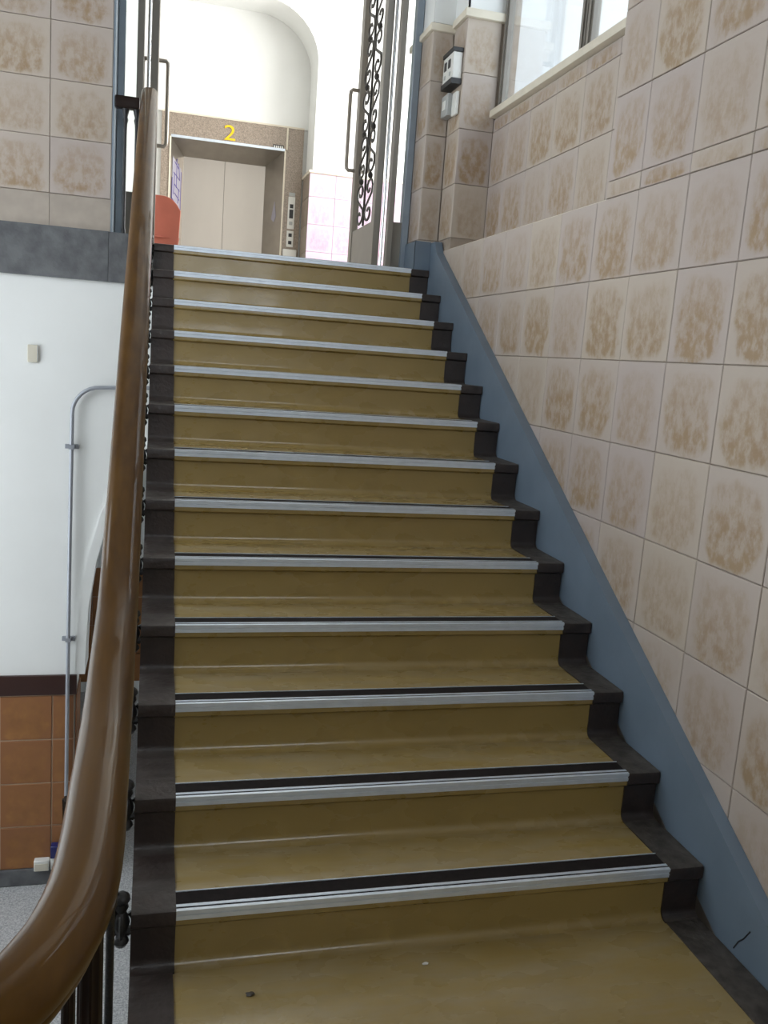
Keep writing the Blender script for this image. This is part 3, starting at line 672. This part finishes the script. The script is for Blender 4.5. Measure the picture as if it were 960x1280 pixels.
tag(tube('surface_cable_duct', [(1.335, YE-0.031, 3.84), (1.335, YE-0.031, 4.085)], 0.011, M['moulding'], None, 6), 'thin cream cable duct on the granite above the lift notice strip', 'cable duct')

# ------------------------------------------------------------------ red chair in the hall
ch = empty('chair', (-0.10, 7.2, ZT), 'red plastic chair in the hall behind the head of the handrail', 'chair')
def backrest():
    bm = bmesh.new(); nx, nz = 12, 10; F = []; Bk = []
    for j in range(nz+1):
        v = j/nz; r1 = []; r2 = []
        for i in range(nx+1):
            u = i/nx*2-1
            zt = 0.44 - 0.13*abs(u)**3.2
            hw = 0.215*(0.93+0.07*v)
            x = u*hw; z = 0.0+v*zt; y = 0.055*v - 0.05*u*u
            r1.append(bm.verts.new((x, y, z))); r2.append(bm.verts.new((x*0.985, y-0.018, z*0.99)))
        F.append(r1); Bk.append(r2)
    for G in (F, Bk):
        for j in range(nz):
            for i in range(nx): bm.faces.new((G[j][i], G[j][i+1], G[j+1][i+1], G[j+1][i]))
    def strip(a, b):
        for k in range(len(a)-1): bm.faces.new((a[k], a[k+1], b[k+1], b[k]))
    strip(F[0], Bk[0]); strip(F[-1], Bk[-1]); strip([r[0] for r in F], [r[0] for r in Bk]); strip([r[-1] for r in F], [r[-1] for r in Bk])
    return finish(bm, 'backrest', 50)
link('backrest', backrest(), M['red'], (-0.10, 7.03, ZT+0.36), ch)
bm = bmesh.new(); bm_box(bm, (-0.21, -0.20, -0.02), (0.21, 0.22, 0.02)); bmesh.ops.bevel(bm, geom=bm.edges[:], offset=0.018, segments=3, affect='EDGES')
link('seat', finish(bm, 'seat', 40), M['red'], (-0.10, 7.2, ZT+0.42), ch)
for sx in (-1, 1):
    for sy in (-1, 1): tube('leg', [(-0.10+sx*0.17, 7.2+sy*0.16, ZT+0.405), (-0.10+sx*0.20, 7.2+sy*0.20, ZT+0.0)], 0.012, M['chrome'], ch, 8)
    tube('back_support', [(-0.10+sx*0.12, 7.04, ZT+0.40), (-0.10+sx*0.12, 7.04, ZT+0.62)], 0.010, M['chrome'], ch, 8)

# ------------------------------------------------------------------ small things
# alarm box and socket on the side of the pier
ab = empty('alarm_box', (XW-0.004, 3.42, 3.10), 'white alarm box with black top and bottom edges on the pier beside the doors', 'alarm box')
box('housing', (1.487, 3.325, 3.125), (1.5425, 3.505, 3.265), M['white_plastic'], ab, 0.004)
box('top_edge', (1.482, 3.320, 3.266), (1.5425, 3.510, 3.286), M['black_plastic'], ab); box('bottom_edge', (1.482, 3.320, 3.095), (1.5425, 3.510, 3.124), M['black_plastic'], ab)
for y in (3.37, 3.44): box('indicator', (1.483, y, 3.19), (1.488, y+0.035, 3.235), M['black_plastic'], ab)
for y in (3.36, 3.45): box('indicator', (1.484, y, 3.145), (1.488, y+0.02, 3.165), M['grey_plastic'], ab)
sb = empty('switch_box', (XW-0.004, 3.42, 2.93), 'grey switch box under the alarm box on the pier', 'switch box')
box('housing', (1.495, 3.40, 2.945), (1.5425, 3.515, 3.065), M['grey_plastic'], sb, 0.005); box('cover_plate', (1.520, 3.325, 2.935), (1.5425, 3.398, 3.06), M['white_plastic'], sb, 0.004)
box('rocker', (1.490, 3.43, 2.98), (1.496, 3.48, 3.03), M['white_plastic'], sb, 0.002)
# blank plate on the white wall
wpz = empty('blank_plate', (-0.731, YT-0.004, 1.38), 'small cream blank plate on the white wall', 'wall plate')
box('plate', (-0.758, YT-0.013, 1.385), (-0.704, YT-0.0008, 1.480), M['cream'], wpz, 0.003); box('seam', (-0.708, YT-0.0145, 1.39), (-0.704, YT-0.012, 1.475), M['grey_plastic'], wpz)
# conduit that bends above the arch
cd = empty('conduit', (-0.527, YT-0.02, ZL), 'grey metal conduit rising on the white wall and bending right', 'conduit')
yc = YT-0.034
pth = [(-0.527, yc, ZL+0.12), (-0.527, yc, -0.5), (-0.524, yc, 0.4), (-0.520, yc, 1.12)]
for i in range(1, 9):
    t = i/8*PI/2; pth.append((-0.520+0.15-0.15*math.cos(t), yc, 1.12+0.15*math.sin(t)))
pth.append((-0.10, yc, 1.285))
tube('pipe', pth, 0.0115, M['conduit'], cd, 10)
for x, z in ((-0.521, 0.93), (-0.5265, -0.20)):
    boxes('pipe_clip', [((x-0.036, YT-0.020, z-0.012), (x+0.036, YT-0.001, z+0.012)), ((x-0.015, yc-0.014, z-0.012), (x+0.015, YT-0.019, z+0.012))], M['conduit'], cd)
# sockets low on the terracotta dado
s1 = empty('surface_socket', (-0.65, YT-0.012, -1.655), 'white surface socket low on the terracotta tiles', 'socket')
box('housing', (-0.705, YT-0.060, -1.652), (-0.618, YT-0.0135, -1.585), M['white_plastic'], s1, 0.004); box('face', (-0.700, YT-0.064, -1.648), (-0.623, YT-0.0605, -1.603), M['cream'], s1)
s2 = empty('surface_socket', (-0.58, YT-0.012, -1.655), 'white socket with a navy plug above it beside the conduit', 'socket')
box('housing', (-0.612, YT-0.055, -1.652), (-0.555, YT-0.0135, -1.573), M['white_plastic'], s2, 0.004); box('plug', (-0.610, YT-0.07, -1.570), (-0.565, YT-0.0135, -1.490), M['navy'], s2, 0.004)

# bits of grit on the lowest tread
def grit(loc, r, m, label):
    bm = bmesh.new(); bmesh.ops.create_icosphere(bm, subdivisions=2, radius=r)
    for v in bm.verts: v.co *= random.uniform(0.65, 1.15); v.co.z *= 0.55; v.co.x *= 1.5
    o = link('grit', finish(bm, 'grit', 60), m, loc); tag(o, label, 'debris')
grit((0.180, 0.150, 0.0035), 0.0075, M['border_worn'], 'dark crumb of dirt on the lowest olive tread')
grit((0.640, 0.190, 0.0035), 0.006, M['white_plastic'], 'pale fleck at the foot of the lowest olive riser')
